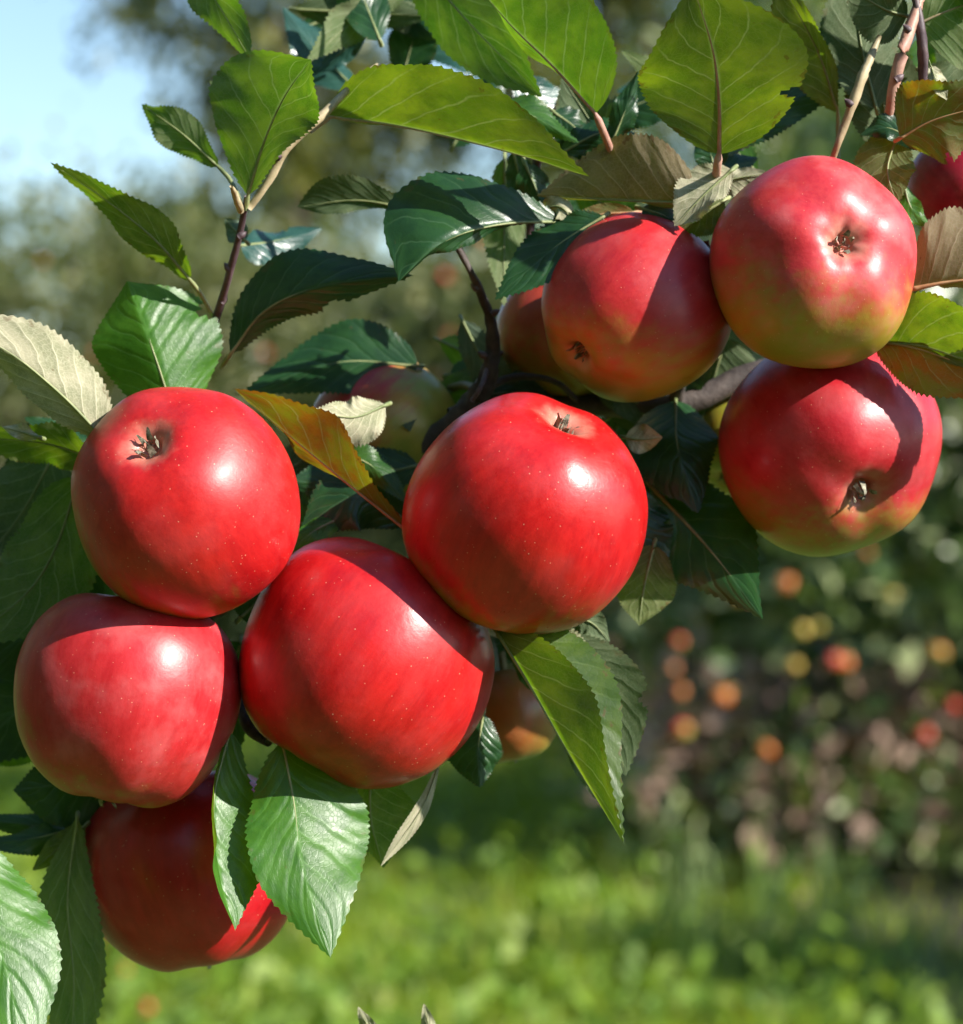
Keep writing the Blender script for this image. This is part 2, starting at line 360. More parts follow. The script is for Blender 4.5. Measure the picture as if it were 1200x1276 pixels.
def tree(name, label, x, y, h, rx, z0, nleaf, nclump, size, mat, seed, cl=0.28, group=None, inner=0.35, trunk_r=0.06, lean=0.0, boxy=False):
    r = np.random.default_rng(seed)
    root = tag(empty(name, (x, y, 0)), label, 'tree', group)
    zc, rz = (z0 + h) / 2, (h - z0) / 2
    u = r.normal(0, 1, (nclump, 3)); u /= np.linalg.norm(u, axis=1)[:, None]
    rad = (inner + (1 - inner) * r.random(nclump) ** 0.5)[:, None]
    C = u * rad * np.array([rx, rx, rz]) * (0.80 + 0.30 * r.random((nclump, 1))) + np.array([0, 0, zc])
    if boxy:
        a_ = r.random(nclump) * 2 * PI; q_ = (0.25 + 0.75 * r.random(nclump)) ** 0.5
        z_ = r.random(nclump); sw = 0.82 + 0.28 * np.sin(z_ * PI)
        C = np.stack([np.cos(a_) * q_ * rx * sw, np.sin(a_) * q_ * rx * sw, z0 + z_ * (h - z0)], 1)
    clumps = np.concatenate([C, (cl * (0.6 + 0.8 * r.random((nclump, 1))))], 1)
    th = z0 + (h - z0) * 0.62
    pts = catmull([(0, 0, -0.05), (0.04 * lean, 0.02, th * 0.35), (0.09 * lean, -0.03, th * 0.7), (0.05, 0.0, th)], 14)
    tk = link('trunk', tube_mesh('trunk', pts, [trunk_r * (1.25 - 0.95 * i / 13) for i in range(14)], 10, 0.25, seed), TRUNK, root)
    for i in range(9):
        c = C[r.integers(0, nclump)]
        s0 = np.array(pts[int(4 + r.integers(0, 9))])
        mid = (s0 + c) / 2 + r.normal(0, 0.05, 3) * rx + np.array([0, 0, 0.06 * h])
        lp = catmull([s0, mid, c], 9)
        link('limb', tube_mesh('limb', lp, [trunk_r * 0.48 * (1 - 0.085 * j) for j in range(9)], 7, 0.2, seed + i), TRUNK, root)
    V, T = leaf_cloud(nleaf, clumps, 1.0, size, seed + 5)
    link('crown', mesh_np('crown', V, T), mat, root)
    return root
FA = simple_foliage('orchard_leaf_near', (0.030, 0.070, 0.018), (0.095, 0.150, 0.042), (0.40, 0.45, 0.22), 0.28, (0.28, 0.40, 0.04), 0.30, 0.60)
FB = simple_foliage('orchard_leaf_olive', (0.055, 0.085, 0.022), (0.115, 0.135, 0.042), (0.28, 0.27, 0.12), 0.30, (0.28, 0.32, 0.04), 0.42)
FC = simple_foliage('tall_tree_leaf', (0.018, 0.042, 0.026), (0.05, 0.075, 0.030), (0.30, 0.28, 0.06), 0.30, (0.36, 0.38, 0.04), 0.45)
G1 = 'trees of the orchard rows'
tree('orchard_tree', 'blurred leafy apple tree dotted with orange fruit in the lower right', 1.95, 9.5, 3.2, 1.30, 0.70, 13000, 170, 0.105, FA, 11, 0.20, G1, boxy=True)
tree('orchard_tree', 'apple tree next in the right row, beyond the right edge', 4.5, 8.9, 3.3, 1.25, 0.5, 7000, 110, 0.13, FA, 12, 0.24, G1, boxy=True)
tree('orchard_tree', 'farther apple tree of the right row, beyond the right edge', 4.7, 11.6, 3.3, 1.25, 0.4, 7000, 110, 0.13, FA, 14, 0.24, G1, boxy=True)
tree('young_tree', 'young bushy apple tree beyond the right edge, shading the bare soil', 3.15, 5.9, 1.6, 0.62, 0.2, 4000, 60, 0.11, FA, 15, 0.16, G1, boxy=True, trunk_r=0.03)
tree('orchard_tree', 'blurred apple tree behind the fruit-dotted tree, filling the gap above the right apples', 2.5, 14.0, 3.7, 1.5, 0.4, 9000, 110, 0.11, FB, 13, 0.26, G1, boxy=True)
rows = [(-5.6, 15.0, 3.2, 1.3, 'blurred olive apple tree just beyond the left edge'),
        (-3.2, 15.6, 3.25, 1.4, 'blurred olive apple tree at the left edge, below the open sky'),
        (-1.2, 16.4, 3.15, 1.3, 'blurred olive apple tree behind the upright leafy shoot'),
        (0.75, 16.8, 3.3, 1.3, 'blurred olive apple tree in the middle, behind the fork of the branch'),
        (-4.6, 21.0, 3.7, 1.7, 'farther olive apple tree in the second row at the far left'),
        (-1.9, 21.5, 3.6, 1.7, 'farther olive apple tree in the second row, left of the middle'),
        (1.0, 21.6, 3.7, 1.7, 'farther olive apple tree in the second row, behind the middle apple'),
        (4.2, 21.6, 3.8, 1.8, 'farther olive apple tree in the second row at the right')]
for i, (x, y, h, r_, lb) in enumerate(rows):
    tree('orchard_tree', lb, x, y, h, r_, 0.15, 13000 if y < 20 else 9000, 170, 0.10 if y < 20 else 0.15, FB, 21 + i, 0.24, G1, boxy=True)
for i, (x, y, lb) in enumerate([(-2.3, -0.7, 'unseen apple tree added beside the viewer on the left to block skylight'), (-1.3, -3.4, 'unseen apple tree added behind the viewer to block skylight'),
                               (-2.6, 2.2, 'unseen apple tree added ahead on the left to block skylight'), (0.9, -5.0, 'unseen apple tree added farther behind the viewer to block skylight')]):
    tree('orchard_tree', lb, x, y, 3.6, 1.35, 0.35, 6000, 130, 0.16, FA, 61 + i, 0.28, G1, boxy=True)  # unseen trees added to cut sky fill from the left and behind
tall = [(-2.5, 31.0, 12.0, 2.1, 3.8, 'tall blurred tree against the sky behind the left leaves'),
        (1.6, 33.0, 13.0, 2.4, 3.6, 'tall blurred tree against the sky at the top middle'),
        (5.2, 34.0, 12.0, 2.6, 3.4, 'tall blurred tree behind the upper right leaves')]
for i, (x, y, h, r_, z0, lb) in enumerate(tall):
    tree('tall_tree', lb, x, y, h, r_, z0, 9000, 40, 0.22, FC, 41 + i, 0.36, 'tall trees behind the orchard', 0.2, 0.16)

dr = np.random.default_rng(77)
dm = 70
dc = np.stack([0.62 + 1.2 * dr.random(dm), 8.5 + 1.2 * dr.random(dm), 0.10 + 0.60 * dr.random(dm), 0.07 + 0.08 * dr.random(dm)], 1)
Vd, Td = leaf_cloud(1900, dc, 1.0, 0.10, 78, 0.4)
Vd[:, 2] = np.maximum(Vd[:, 2], 0.0)
gw = np.stack([0.45 + 1.7 * dr.random(90), 8.35 + 1.3 * dr.random(90), 0.06 + 0.55 * dr.random(90), 0.07 + 0.09 * dr.random(90)], 1)
Vg, Tg = leaf_cloud(1700, gw, 1.0, 0.085, 79, 0.4); Vg[:, 2] = np.maximum(Vg[:, 2], 0.0)
tag(link('undergrowth', mesh_np('undergrowth', Vg, Tg), FA), 'leafy green undergrowth at the foot of the fruit-dotted tree', kind='stuff')
tag(link('dry_weeds', mesh_np('dry_weeds', Vd, Td), DRY), 'tangle of dry brown weeds under the fruit-dotted tree', kind='stuff')
cr = np.random.default_rng(91)
m = 420
cy = 5.2 + 9.5 * cr.random(m) ** 1.2; cx = (cr.random(m) * 2 - 1) * (0.26 * cy + 0.5)
ok = cx < 1.15
cc = np.stack([cx[ok], cy[ok], np.array([ground_z(a, b) for a, b in zip(cx[ok], cy[ok])]) + 0.05, 0.05 + 0.06 * cr.random(ok.sum())], 1)
Vc, Tc = leaf_cloud(9000, cc, 1.0, 0.07, 92, 1.2)
Vc[:, 2] = np.maximum(Vc[:, 2], 0.0)
CLOVER = simple_foliage('clover_leaf', (0.09, 0.18, 0.015), (0.18, 0.29, 0.025), (0.26, 0.34, 0.06), 0.4, (0.40, 0.58, 0.04), 0.6)
tag(link('ground_plants', mesh_np('ground_plants', Vc, Tc), CLOVER), 'low leafy plants scattered through the grass', kind='stuff')

# ------------------------------------------------------------------ fruit: shape
PROFILE = [(0.0, 0.60), (0.06, 0.615), (0.15, 0.69), (0.30, 0.82), (0.50, 0.855), (0.70, 0.745), (0.87, 0.535), (0.97, 0.26), (1.0, 0.0),
           (0.97, -0.26), (0.875, -0.52), (0.70, -0.745), (0.48, -0.885), (0.30, -0.925), (0.185, -0.90), (0.115, -0.85), (0.08, -0.79), (0.0, -0.77)]
def apple_mesh(name, R, h=1.0, con=0.0, lobe=0.03, seed=0, na=72, nb=64, fold=0.0):
    pr = catmull([(a, b, 0) for a, b in PROFILE], nb)
    V = []; Fc = []
    for i, p in enumerate(pr):
        rr, zz = max(p[0], 0.0), p[1]
        low = max(0.0, min(1.0, (0.35 - zz) / 1.2))
        for j in range(na):
            a = 2 * PI * j / na
            q = rr * (1 + con * zz * 0.5)
            q *= 1 + lobe * (0.15 + 0.9 * low) * math.cos(5 * a + seed) + 0.02 * math.cos(2 * a + seed * 2.3)
            z = zz * h
            if rr > 0.1 and zz < -0.5: z += lobe * 0.55 * math.cos(5 * a + seed) * -1.0 * min(1, rr * 2) * low
            if zz < -0.7 and fold:
                g = math.exp(-(rr / 0.34) ** 2)
                z += fold * g * (0.13 + 0.05 * math.cos(5 * a + seed) + 0.02 * math.cos(9 * a + seed * 3))
            d = Vector((q * math.cos(a), q * math.sin(a), z))
            d *= 1 + 0.035 * mnoise.noise(d * 1.15 + Vector((seed * 3.1, seed, -seed)))
            V.append(d * R)
    for i in range(nb - 1):
        for j in range(na):
            k2 = (j + 1) % na
            Fc.append((i * na + j, (i + 1) * na + j, (i + 1) * na + k2, i * na + k2))
    return mesh_from(name, V, Fc)
def calyx_mesh(R, seed, lift=0.0):
    rd = random.Random(seed); V = []; Fc = []
    def strip(a, r0, z0, segs, w):
        s = len(V)
        for q, (dr, dz) in enumerate(segs):
            ww = w * (1 - 0.85 * (q / (len(segs) - 1)) ** 1.3)
            for sg in (-1, 1):
                rx = r0 + dr
                V.append(Vector((math.cos(a) * rx - math.sin(a) * ww * sg, math.sin(a) * rx + math.cos(a) * ww * sg + rd.uniform(-.006, .006), z0 + dz + lift + rd.uniform(-.008, .008))) * R)
        for q in range(len(segs) - 1):
            Fc.append((s + 2 * q, s + 2 * q + 1, s + 2 * q + 3, s + 2 * q + 2))
    for i in range(5):
        a = 2 * PI * i / 5 + rd.uniform(-0.35, 0.35)
        q = rd.uniform(0.0, 0.10); b = rd.uniform(0.6, 1.25)
        strip(a, 0.085, -0.79, [(0, 0), (-0.008, -0.05 * b), (-0.02 + q * .3, -0.09 * b), (-0.045 + q, -0.12 * b), (-0.085 + 1.5 * q, -0.125 * b)], rd.uniform(0.024, 0.042))
    for i in range(16):
        a = rd.uniform(0, 2 * PI)
        strip(a, rd.uniform(0.01, 0.07), -0.77, [(0, 0), (0.005, -0.05), (rd.uniform(-.03, .02), -rd.uniform(.07, .12))], 0.009)
    return mesh_from('calyx', V, Fc, True)
def V3(c): return Vector((c[0], -c[2], c[1]))        # (right, up, towards the viewer) -> world
def apple(label, px, py, d, rpx, eye, h=0.96, con=0.10, lobe=0.03, seed=1, blush=(0.5, 0.4, 0.5), amount=0.45, roll=0.0, stem_to=None, calyx=True, fold=0.1, group='ripe apples on the branch', **kw):
    c = at(px, py, d); R = rpx * (D0 + d / 1000.0) / F
    ax = -V3(eye).normalized()                        # local +Z (stem end)
    rot = ax.to_track_quat('Z', 'Y').to_matrix() @ Matrix.Rotation(roll, 3, 'Z')
    root = empty('apple', c); root.rotation_euler = rot.to_euler()
    bl = rot.inverted() @ V3(blush).normalized()
    mat = apple_material('apple_skin', tuple(bl), amount, seed=seed * 1.37, R=R, **kw)
    link('skin', apple_mesh('apple_skin', R, h, con, lobe, seed, fold=fold), mat, root)
    if calyx: link('calyx', calyx_mesh(R * h, seed, fold * 0.10 - 0.055), CALYX, root)
    sp = [(0, 0, 0.60 * R * h), (0.02 * R, 0.0, 0.85 * R * h)]
    if stem_to is not None:
        e = rot.inverted() @ (at(*stem_to) - c)
        sp += [tuple(Vector((0.02 * R, 0, 0.95 * R * h)).lerp(e, 0.45) + Vector((0, 0, 0.12 * R))), tuple(e)]
    else: sp += [(0.06 * R, 0.03 * R, 1.1 * R * h), (0.12 * R, 0.05 * R, 1.28 * R * h)]
    lp = catmull(sp, 12)
    link('stem', tube_mesh('stem', lp, [0.0014 * (1.0 + 0.25 * (i / 11) ** 3) for i in range(12)], 8, 0.1, seed), FSTEM, root)
    return tag(root, label, 'apple', group)

# ------------------------------------------------------------------ the branch
branch = tag(empty('apple_branch', at(600, 490, 45)), 'leafy apple tree branch in sharp focus, carrying the clusters of red apples', 'branch')
BR_INV = Matrix.Translation(-branch.location)
def keep_world(o):
    o.matrix_parent_inverse = BR_INV
    return o
def wood(name, pts, r, mat=BARK, n=26, seg=10, bump=0.25, seed=0, child_of=None):
    """pts: (x, y, mm); r: radii in photo pixels"""
    C = catmull(pts, n)
    rr = np.interp(np.linspace(0, 1, n), np.linspace(0, 1, len(r)), r) * PX
    o = link(name, tube_mesh(name, [at(*c) for c in C], list(rr), seg, bump, seed), mat, branch)
    return keep_world(o)

def bud(x, y, d, ang, L=13, w=5):
    P = [at(x + math.cos(ang) * L * q, y + math.sin(ang) * L * q, d) for q in (0, .25, .5, .75, 1)]
    return keep_world(link('bud', tube_mesh('bud', P, [w * PX * f for f in (.75, 1, .95, .6, .1)], 8, .15, x), SHOOT, branch))
def leaf(kind, side, pts, a, b, sh=0.46, wav=4.0, pk=2.2, seed=0, pet=None, rib=None, petr=3.0, ribr=2.2, ts=0.0):
    """pts: spine base->tip (x, y, mm). a / b: blade left / right of the spine on screen: (width px, tilt deg away from the viewer, further bend deg, power)"""
    N, M = 120, 10
    rd = random.Random(seed * 7 + int(pts[0][0] * 3 + pts[0][1]))
    sp = catmull([(p[0], p[1], p[2] / (PX * 1000)) for p in pts], N)
    top = side == 'top'
    V = []; UV = []
    p0 = rd.uniform(0, 6.28); p1 = rd.uniform(0, 6.28); tw = rd.uniform(0.7, 1.2)
    ex = math.log(0.5) / math.log(sh)
    for i in range(N):
        t = i / (N - 1)
        T = sp[min(i + 1, N - 1)] - sp[max(i - 1, 0)]
        L2 = math.hypot(T[0], T[1]) + 1e-6
        n2 = (T[1] / L2, -T[0] / L2)
        tp = t ** ex
        pf = max(0.0, math.sin(PI * min(1, tp))) ** (0.62 + 0.55 * t)
        pf *= 1 + 0.07 * mnoise.noise(Vector((t * 5.0, p0, p1)))
        row = []
        for sgn, prm in ((1, a), (-1, b)):
            Wd, al, ka = prm[0], prm[1], prm[2]; pw = prm[3] if len(prm) > 3 else 1.0
            n_ = d_ = 0.0; col = [(0.0, 0.0, 0.0)]
            for j in range(1, M):
                s0, s1 = (j - 1) / (M - 1), j / (M - 1); sm = (s0 + s1) / 2
                ang = math.radians(al + ka * sm ** pw)
                ds = Wd * pf / (M - 1)
                n_ += math.cos(ang) * ds; d_ += math.sin(ang) * ds
                w = s1
                wave = wav * 1.5 * (math.sin(t * 9.5 * tw + (p0 if sgn > 0 else p1)) + 0.8 * mnoise.noise(Vector((t * 7.0, sgn * 3.0, p1)))) * w * w * pf
                ph = (t * 7.0 - 2.2 * w ** 0.85 + 0.22 * sgn + 0.5 * mnoise.noise(Vector((t * 3.5, sgn * 2.0 + w, p0)))) % 1.0
                puck = (0.45 if top else 0.32) * pk * (math.sin(PI * ph) - 0.4) * w * (1.15 - w) * 2.2 * pf * (-1 if top else 1)
                off = wave + puck
                qn, qd = n_ - math.sin(ang) * off, d_ + math.cos(ang) * off
                if j == M - 1 and 0.03 < t < 0.985:
                    tooth = (0.0, 1.5, 3.0, 3.9)[i % 4] * (0.75 + 0.25 * math.sin(i * 1.7 + p0)) * min(1, Wd / 30)
                    qn += math.cos(ang) * tooth; qd += math.sin(ang) * tooth
                col.append((qn, qd, s1))
            row.append(col)
        seq = [(c[0], c[1], -c[2]) for c in reversed(row[0])] + [(-c[0], c[1], c[2]) for c in row[1][1:]]
        for nn, dd, s in seq:
            V.append(at(sp[i][0] + n2[0] * nn, sp[i][1] + n2[1] * nn, (sp[i][2] + dd) * PX * 1000)); UV.append((s, t))
    K = 2 * M - 1; Fc = []
    gone = set()
    if max(a[0], b[0]) > 24:
        for _ in range(rd.choice([0, 0, 0, 1, 1])):                    # bites out of the rim
            hi = rd.randint(20, 108); hw = rd.randint(2, 6); sd = rd.choice([0, 1])
            for q in range(-hw, hw + 1):
                for dpt in range(1 + int(1.6 * (1 - abs(q) / (hw + 0.5)))):
                    gone.add((hi + q, dpt if sd == 0 else K - 2 - dpt))
    for i in range(N - 1):
        for j in range(K - 1):
            if (i, j) in gone: continue
            q = (i * K + j, (i + 1) * K + j, (i + 1) * K + j + 1, i * K + j + 1)
            Fc.append(q[::-1] if top else q)
    me = mesh_from('leaf', V, Fc)
    ul = me.uv_layers.new(name='UVMap')
    li = np.zeros(len(me.loops), 'i'); me.loops.foreach_get('vertex_index', li)
    ul.data.foreach_set('uv', np.asarray(UV, 'f')[li].ravel())
    o = keep_world(link('leaf', me, LEAF[kind], branch))
    # midrib with the leaf stalk, a shade proud of the lower face
    if pet is None:
        d0 = sp[0] - sp[3]; d0 = d0 / (np.linalg.norm(d0) + 1e-6)
        pet = [(sp[0][0] + d0[0] * 8, sp[0][1] + d0[1] * 8, (sp[0][2] + d0[2] * 8 + 14) * PX * 1000)]
    off = (1 if top else -1) * 1.1
    rib_pts = [(p[0], p[1], p[2]) for p in reversed(pet)] + [(q[0], q[1], (q[2] + off) * PX * 1000) for q in sp[::8]]
    m = 40
    C = catmull(rib_pts, m); frac = len(pet) / (len(rib_pts) - 1)
    rad = [PX * (petr if i / (m - 1) < frac else ribr * max(0.12, 1 - 0.95 * (i / (m - 1) - frac) / (1 - frac))) for i in range(m)]
    rb = link('midrib', tube_mesh('midrib', [at(*c) for c in C], rad, 7), rib or (RIBB if kind == 'autumn' else RIB), o)
    return o

# limbs: the bearing wood behind the fruit
wood('limb', [(548, 270, 30), (586, 338, 38), (608, 388, 44), (614, 432, 46), (604, 480, 48), (575, 520, 55)], [3.5, 4.5, 6.5, 9, 14, 15], n=40, bump=.5, seed=1)
wood('limb', [(560, 520, 58), (640, 508, 62), (740, 505, 66), (840, 505, 66), (930, 470, 70), (1040, 420, 75), (1130, 330, 70), (1260, 250, 60)], [14, 15, 16, 17, 17, 16, 15, 15], n=50, seed=2)
wood('limb', [(600, 495, 50), (520, 560, 62), (420, 640, 66), (320, 720, 70), (230, 775, 75), (110, 790, 72), (-90, 800, 66)], [14, 14, 14, 15, 17, 19, 21], n=50, seed=3)
wood('twig', [(240, 470, 52), (264, 412, 40), (285, 345, 26), (300, 285, 16), (308, 245, 9)], [6, 5.5, 5, 4.5, 3.6], SHOOT, seed=4)
wood('twig', [(236, 560, 60), (236, 510, 58), (240, 470, 52)], [7, 6.5, 6], SHOOT, seed=14)
wood('twig', [(310, 260, 10), (335, 225, 8), (360, 180, 6), (400, 145, 8), (438, 108, 14), (470, 80, 26)], [4.5, 5.5, 6.5, 6, 4.5, 2], STALK, seed=5)
wood('twig', [(300, 262, 10), (296, 252, 4), (292, 240, 0), (288, 232, -4)], [5, 5, 4, 2], STALK, seed=6)
wood('twig', [(1005, 300, 45), (1035, 205, 12), (1055, 150, 6), (1075, 95, 4), (1096, 45, 8)], [3.5, 4, 5.5, 7, 3], STALK, seed=7)
wood('twig', [(1090, 215, 30), (1106, 148, 8), (1118, 90, 2), (1132, 42, 4), (1146, 0, 8), (1150, -40, 10)], [5, 6, 8, 8, 6, 6], PINK, seed=8)
wood('twig', [(1150, 110, 12), (1150, 70, 8), (1146, 30, 6), (1138, -20, 8)], [6, 7, 6, 5], SHOOT, seed=9)
wood('twig', [(660, 300, 60), (665, 240, 55), (672, 190, 50), (700, 120, 50), (705, 80, 55)], [6, 6, 6, 5, 4], SHOOT, seed=10)
wood('spur', [(598, 488, 48), (640, 470, 52), (690, 475, 54), (720, 500, 60)], [7, 5, 4, 4], seed=11)
wood('spur', [(840, 505, 66), (850, 470, 55), (875, 420, 42), (890, 360, 36), (880, 300, 34)], [10, 9, 8, 6, 4], seed=12)
wood('spur', [(230, 775, 75), (270, 800, 60), (295, 860, 45), (315, 905, 28), (335, 925, 16)], [12, 10, 9, 13, 6], seed=13)
wood('spur', [(625, 440, 55), (612, 447, 50), (600, 480, 40), (588, 500, 42)], [3.5, 3.5, 3.5, 3], SHOOT, seed=15)

for b_ in [(287, 338, 24, -2.2), (297, 296, 16, -0.6), (276, 378, 32, -1.0), (612, 392, 42, -0.5), (606, 445, 44, -2.6), (596, 362, 40, -2.4), (1062, 132, 2, -2.4), (1116, 100, 0, -0.6), (1134, 40, 0, -2.3), (350, 198, 4, -2.6)]:
    bud(*b_)
# ------------------------------------------------------------------ leaves of the branch
# upright shoot, upper left
leaf('green', 'under', [(205, -70, 30), (262, -8, 22), (318, 84, 8)], (34, -40, 0), (30, 30, 10), sh=.5, seed=1)
leaf('sky_tint', 'top', [(440, 108, 90), (398, 66, 92), (352, 8, 95)], (34, -20, 0), (30, 50, 0), seed=2, pk=1)
leaf('green', 'under', [(520, -30, 76), (450, 18, 68), (381, 78, 56)], (26, 25, 0), (30, -35, 0), sh=.5, seed=3, pk=1)
leaf('sky_tint', 'top', [(455, 40, 80), (425, 66, 82), (392, 94, 84)], (14, -10, 0), (16, 50, 0), seed=4, pk=1)
leaf('green', 'under', [(309, 244, 8), (330, 175, 0), (356, 118, -10), (388, 74, -22)], (96, 18, 8), (50, -30, 0), sh=.60, seed=5, pet=[(307, 262, 10)], wav=8)
leaf('green', 'under', [(272, 208, 30), (225, 165, 34), (176, 130, 38)], (26, 20, 0), (25, -20, 0), sh=.55, seed=6, pet=[(288, 226, 20), (304, 262, 13)])
leaf('sky_tint', 'top', [(300, 306, 60), (345, 300, 72), (402, 284, 80)], (26, 55, 0), (30, -15, 0), sh=.4, seed=7, pk=1)
leaf('sky_tint', 'under', [(306, 300, 40), (294, 288, 44), (280, 272, 48)], (14, 20, 0), (14, 0, 0), seed=8, pk=1)
leaf('olive', 'under', [(236, 348, 24), (192, 298, 20), (130, 248, 16), (62, 202, 12)], (30, 40, 15), (34, -35, -10), sh=.42, seed=9, pet=[(250, 366, 30), (268, 398, 38)])
# long backlit leaf and its neighbours along the top
leaf('olive', 'under', [(410, 146, 22), (500, 158, 8), (620, 186, -4), (735, 220, -12)], (104, -38, 4), (24, 85, 20), sh=.40, seed=10, pet=[(385, 163, 20)], rib=STALK, petr=5)
leaf('green', 'under', [(505, -70, 45), (575, 18, 36), (676, 122, 22)], (52, -35, 0), (56, 30, 0), sh=.55, seed=11)
leaf('green', 'under', [(742, 142, 6), (690, 84, 2), (635, 30, -2), (585, -30, -4)], (16, 70, 20), (120, -42, 6), sh=.44, seed=12, pet=[(752, 165, 9), (764, 195, 18)], petr=5, rib=PINK)
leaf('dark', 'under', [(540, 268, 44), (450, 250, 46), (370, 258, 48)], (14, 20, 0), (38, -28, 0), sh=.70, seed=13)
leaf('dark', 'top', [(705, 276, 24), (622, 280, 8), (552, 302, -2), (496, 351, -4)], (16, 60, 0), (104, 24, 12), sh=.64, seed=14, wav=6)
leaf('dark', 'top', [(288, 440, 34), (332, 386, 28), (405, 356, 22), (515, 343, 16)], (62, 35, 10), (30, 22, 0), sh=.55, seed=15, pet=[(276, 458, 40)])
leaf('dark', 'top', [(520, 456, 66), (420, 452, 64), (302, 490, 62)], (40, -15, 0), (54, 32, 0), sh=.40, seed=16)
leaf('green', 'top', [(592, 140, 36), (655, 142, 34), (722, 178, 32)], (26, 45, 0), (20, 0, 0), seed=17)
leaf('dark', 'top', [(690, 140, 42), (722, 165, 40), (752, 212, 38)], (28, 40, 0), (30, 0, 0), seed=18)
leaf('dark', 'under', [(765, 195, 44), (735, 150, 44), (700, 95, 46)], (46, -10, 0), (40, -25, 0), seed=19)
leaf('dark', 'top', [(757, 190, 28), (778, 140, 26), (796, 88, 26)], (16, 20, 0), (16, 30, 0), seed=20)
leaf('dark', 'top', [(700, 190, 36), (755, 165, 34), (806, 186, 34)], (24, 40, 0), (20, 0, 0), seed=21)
leaf('sky_tint', 'top', [(850, 112, 130), (812, 108, 132), (768, 114, 134)], (28, -20, 0), (26, 40, 0), seed=22, pk=1)
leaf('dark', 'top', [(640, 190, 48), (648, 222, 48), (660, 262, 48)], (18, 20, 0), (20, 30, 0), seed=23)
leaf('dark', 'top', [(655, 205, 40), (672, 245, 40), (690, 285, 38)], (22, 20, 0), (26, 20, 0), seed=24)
leaf('cream', 'under', [(672, 262, 28), (698, 258, 22), (720, 280, 20)], (14, 20, 0), (16, 0, 0), seed=25)
# left side, round the front apples
leaf('fresh', 'top', [(220, 530, 22), (198, 458, 22), (176, 396, 24), (158, 350, 28)], (74, 18, 12), (100, 26, 6), sh=.50, seed=26, pk=4)
leaf('cream', 'under', [(128, 545, -2), (72, 488, -6), (2, 434, -8), (-95, 392, -8)], (34, 30, 10), (58, 12, 8), sh=.42, seed=27, pk=1.2, pet=[(150, 565, 20)])
leaf('olive', 'under', [(118, 572, 24), (52, 552, 24), (-50, 545, 24)], (34, 38, 0), (34, -45, 0), seed=28)
leaf('dark', 'top', [(125, 590, 30), (85, 548, 30), (30, 520, 32)], (26, -10, 0), (24, 35, 0), seed=29)
leaf('cream', 'under', [(48, 545, 10), (25, 538, 8), (2, 532, 6)], (9, 0, 0), (10, 20, 0), seed=30, pk=.5)
leaf('green', 'under', [(98, 596, 36), (66, 690, 34), (20, 752, 34), (-70, 812, 36)], (62, -10, 0), (58, 15, 0), sh=.40, seed=31)
leaf('dark', 'top', [(110, 690, 54), (60, 760, 54), (-20, 850, 56)], (60, 0, 0), (60, 20, 0), seed=33)
leaf('dark', 'under', [(70, 560, 60), (20, 650, 62), (-60, 740, 64)], (60, -10, 0), (60, 10, 0), seed=34)
leaf('dark', 'top', [(80, 850, 64), (30, 880, 62), (-60, 960, 60)], (60, 0, 0), (60, 20, 0), seed=35)
leaf('dark', 'top', [(150, 960, 52), (85, 975, 48), (16, 985, 46)], (62, -12, 0), (40, 20, 0), sh=.5, seed=36)
leaf('green', 'top', [(70, 910, 68), (20, 930, 68), (-50, 940, 68)], (24, 0, 0), (22, 40, 0), seed=37)
leaf('dark', 'top', [(110, 1050, 50), (50, 1030, 50), (-40, 1020, 52)], (18, 0, 0), (22, 40, 0), seed=38)
leaf('dark', 'top', [(100, 1030, 46), (40, 1045, 44), (-40, 1050, 42)], (20, -10, 0), (16, 40, 0), seed=39)
leaf('olive', 'under', [(105, 1030, 40), (75, 1055, 40), (40, 1085, 40)], (18, 0, 0), (16, 10, 0), seed=40)
leaf('fresh', 'top', [(-60, 1040, -18), (-18, 1140, -26), (12, 1225, -32), (34, 1345, -42)], (88, 26, 10), (60, -20, 0), sh=.45, seed=41, pk=4)
leaf('green', 'under', [(96, 1020, 34), (84, 1120, 32), (92, 1230, 30), (84, 1350, 30)], (42, -10, 0), (42, 18, 0), sh=.55, seed=42)
leaf('green', 'under', [(125, 990, 52), (100, 1050, 52), (85, 1110, 52)], (26, 0, 0), (26, 10, 0), seed=43)
# leaves hanging under the front apples
leaf('fresh', 'top', [(286, 912, 6), (266, 1000, -4), (274, 1090, -14), (293, 1160, -20)], (70, 30, -10), (16, -60, -30), sh=.52, seed=44, pk=2.5)
leaf('fresh', 'top', [(352, 925, 4), (366, 1000, -4), (378, 1085, -14), (412, 1194, -24)], (104, 26, 4), (64, -16, 14), sh=.52, seed=45, pk=4.5, wav=6)
leaf('green', 'under', [(462, 955, 26), (462, 1020, 24), (478, 1082, 20)], (58, 0, -20), (22, 20, 0), sh=.5, seed=46)
leaf('cream', 'under', [(548, 950, 18), (524, 1010, 12), (474, 1080, 10)], (9, 10, 0), (9, 0, 0), sh=.6, seed=47, pk=.5, wav=1, ribr=.8)
leaf('dark', 'top', [(602, 890, 24), (596, 935, 22), (598, 982, 20)], (28, 15, 0), (40, 10, 0), sh=.5, seed=48)
leaf('olive', 'under', [(618, 786, 2), (662, 858, -6), (712, 945, -10), (778, 1052, -10)], (70, -32, 0), (100, 152, 12), sh=.42, seed=49, wav=3)
leaf('dark', 'under', [(705, 790, 22), (752, 858, 20), (780, 968, 18)], (50, -10, 0), (44, 10, 0), sh=.55, seed=50)
leaf('cream', 'under', [(628, 792, 6), (690, 798, 10), (748, 830, 12)], (22, 20, 0), (24, 0, 0), sh=.5, seed=52, pk=1.2)
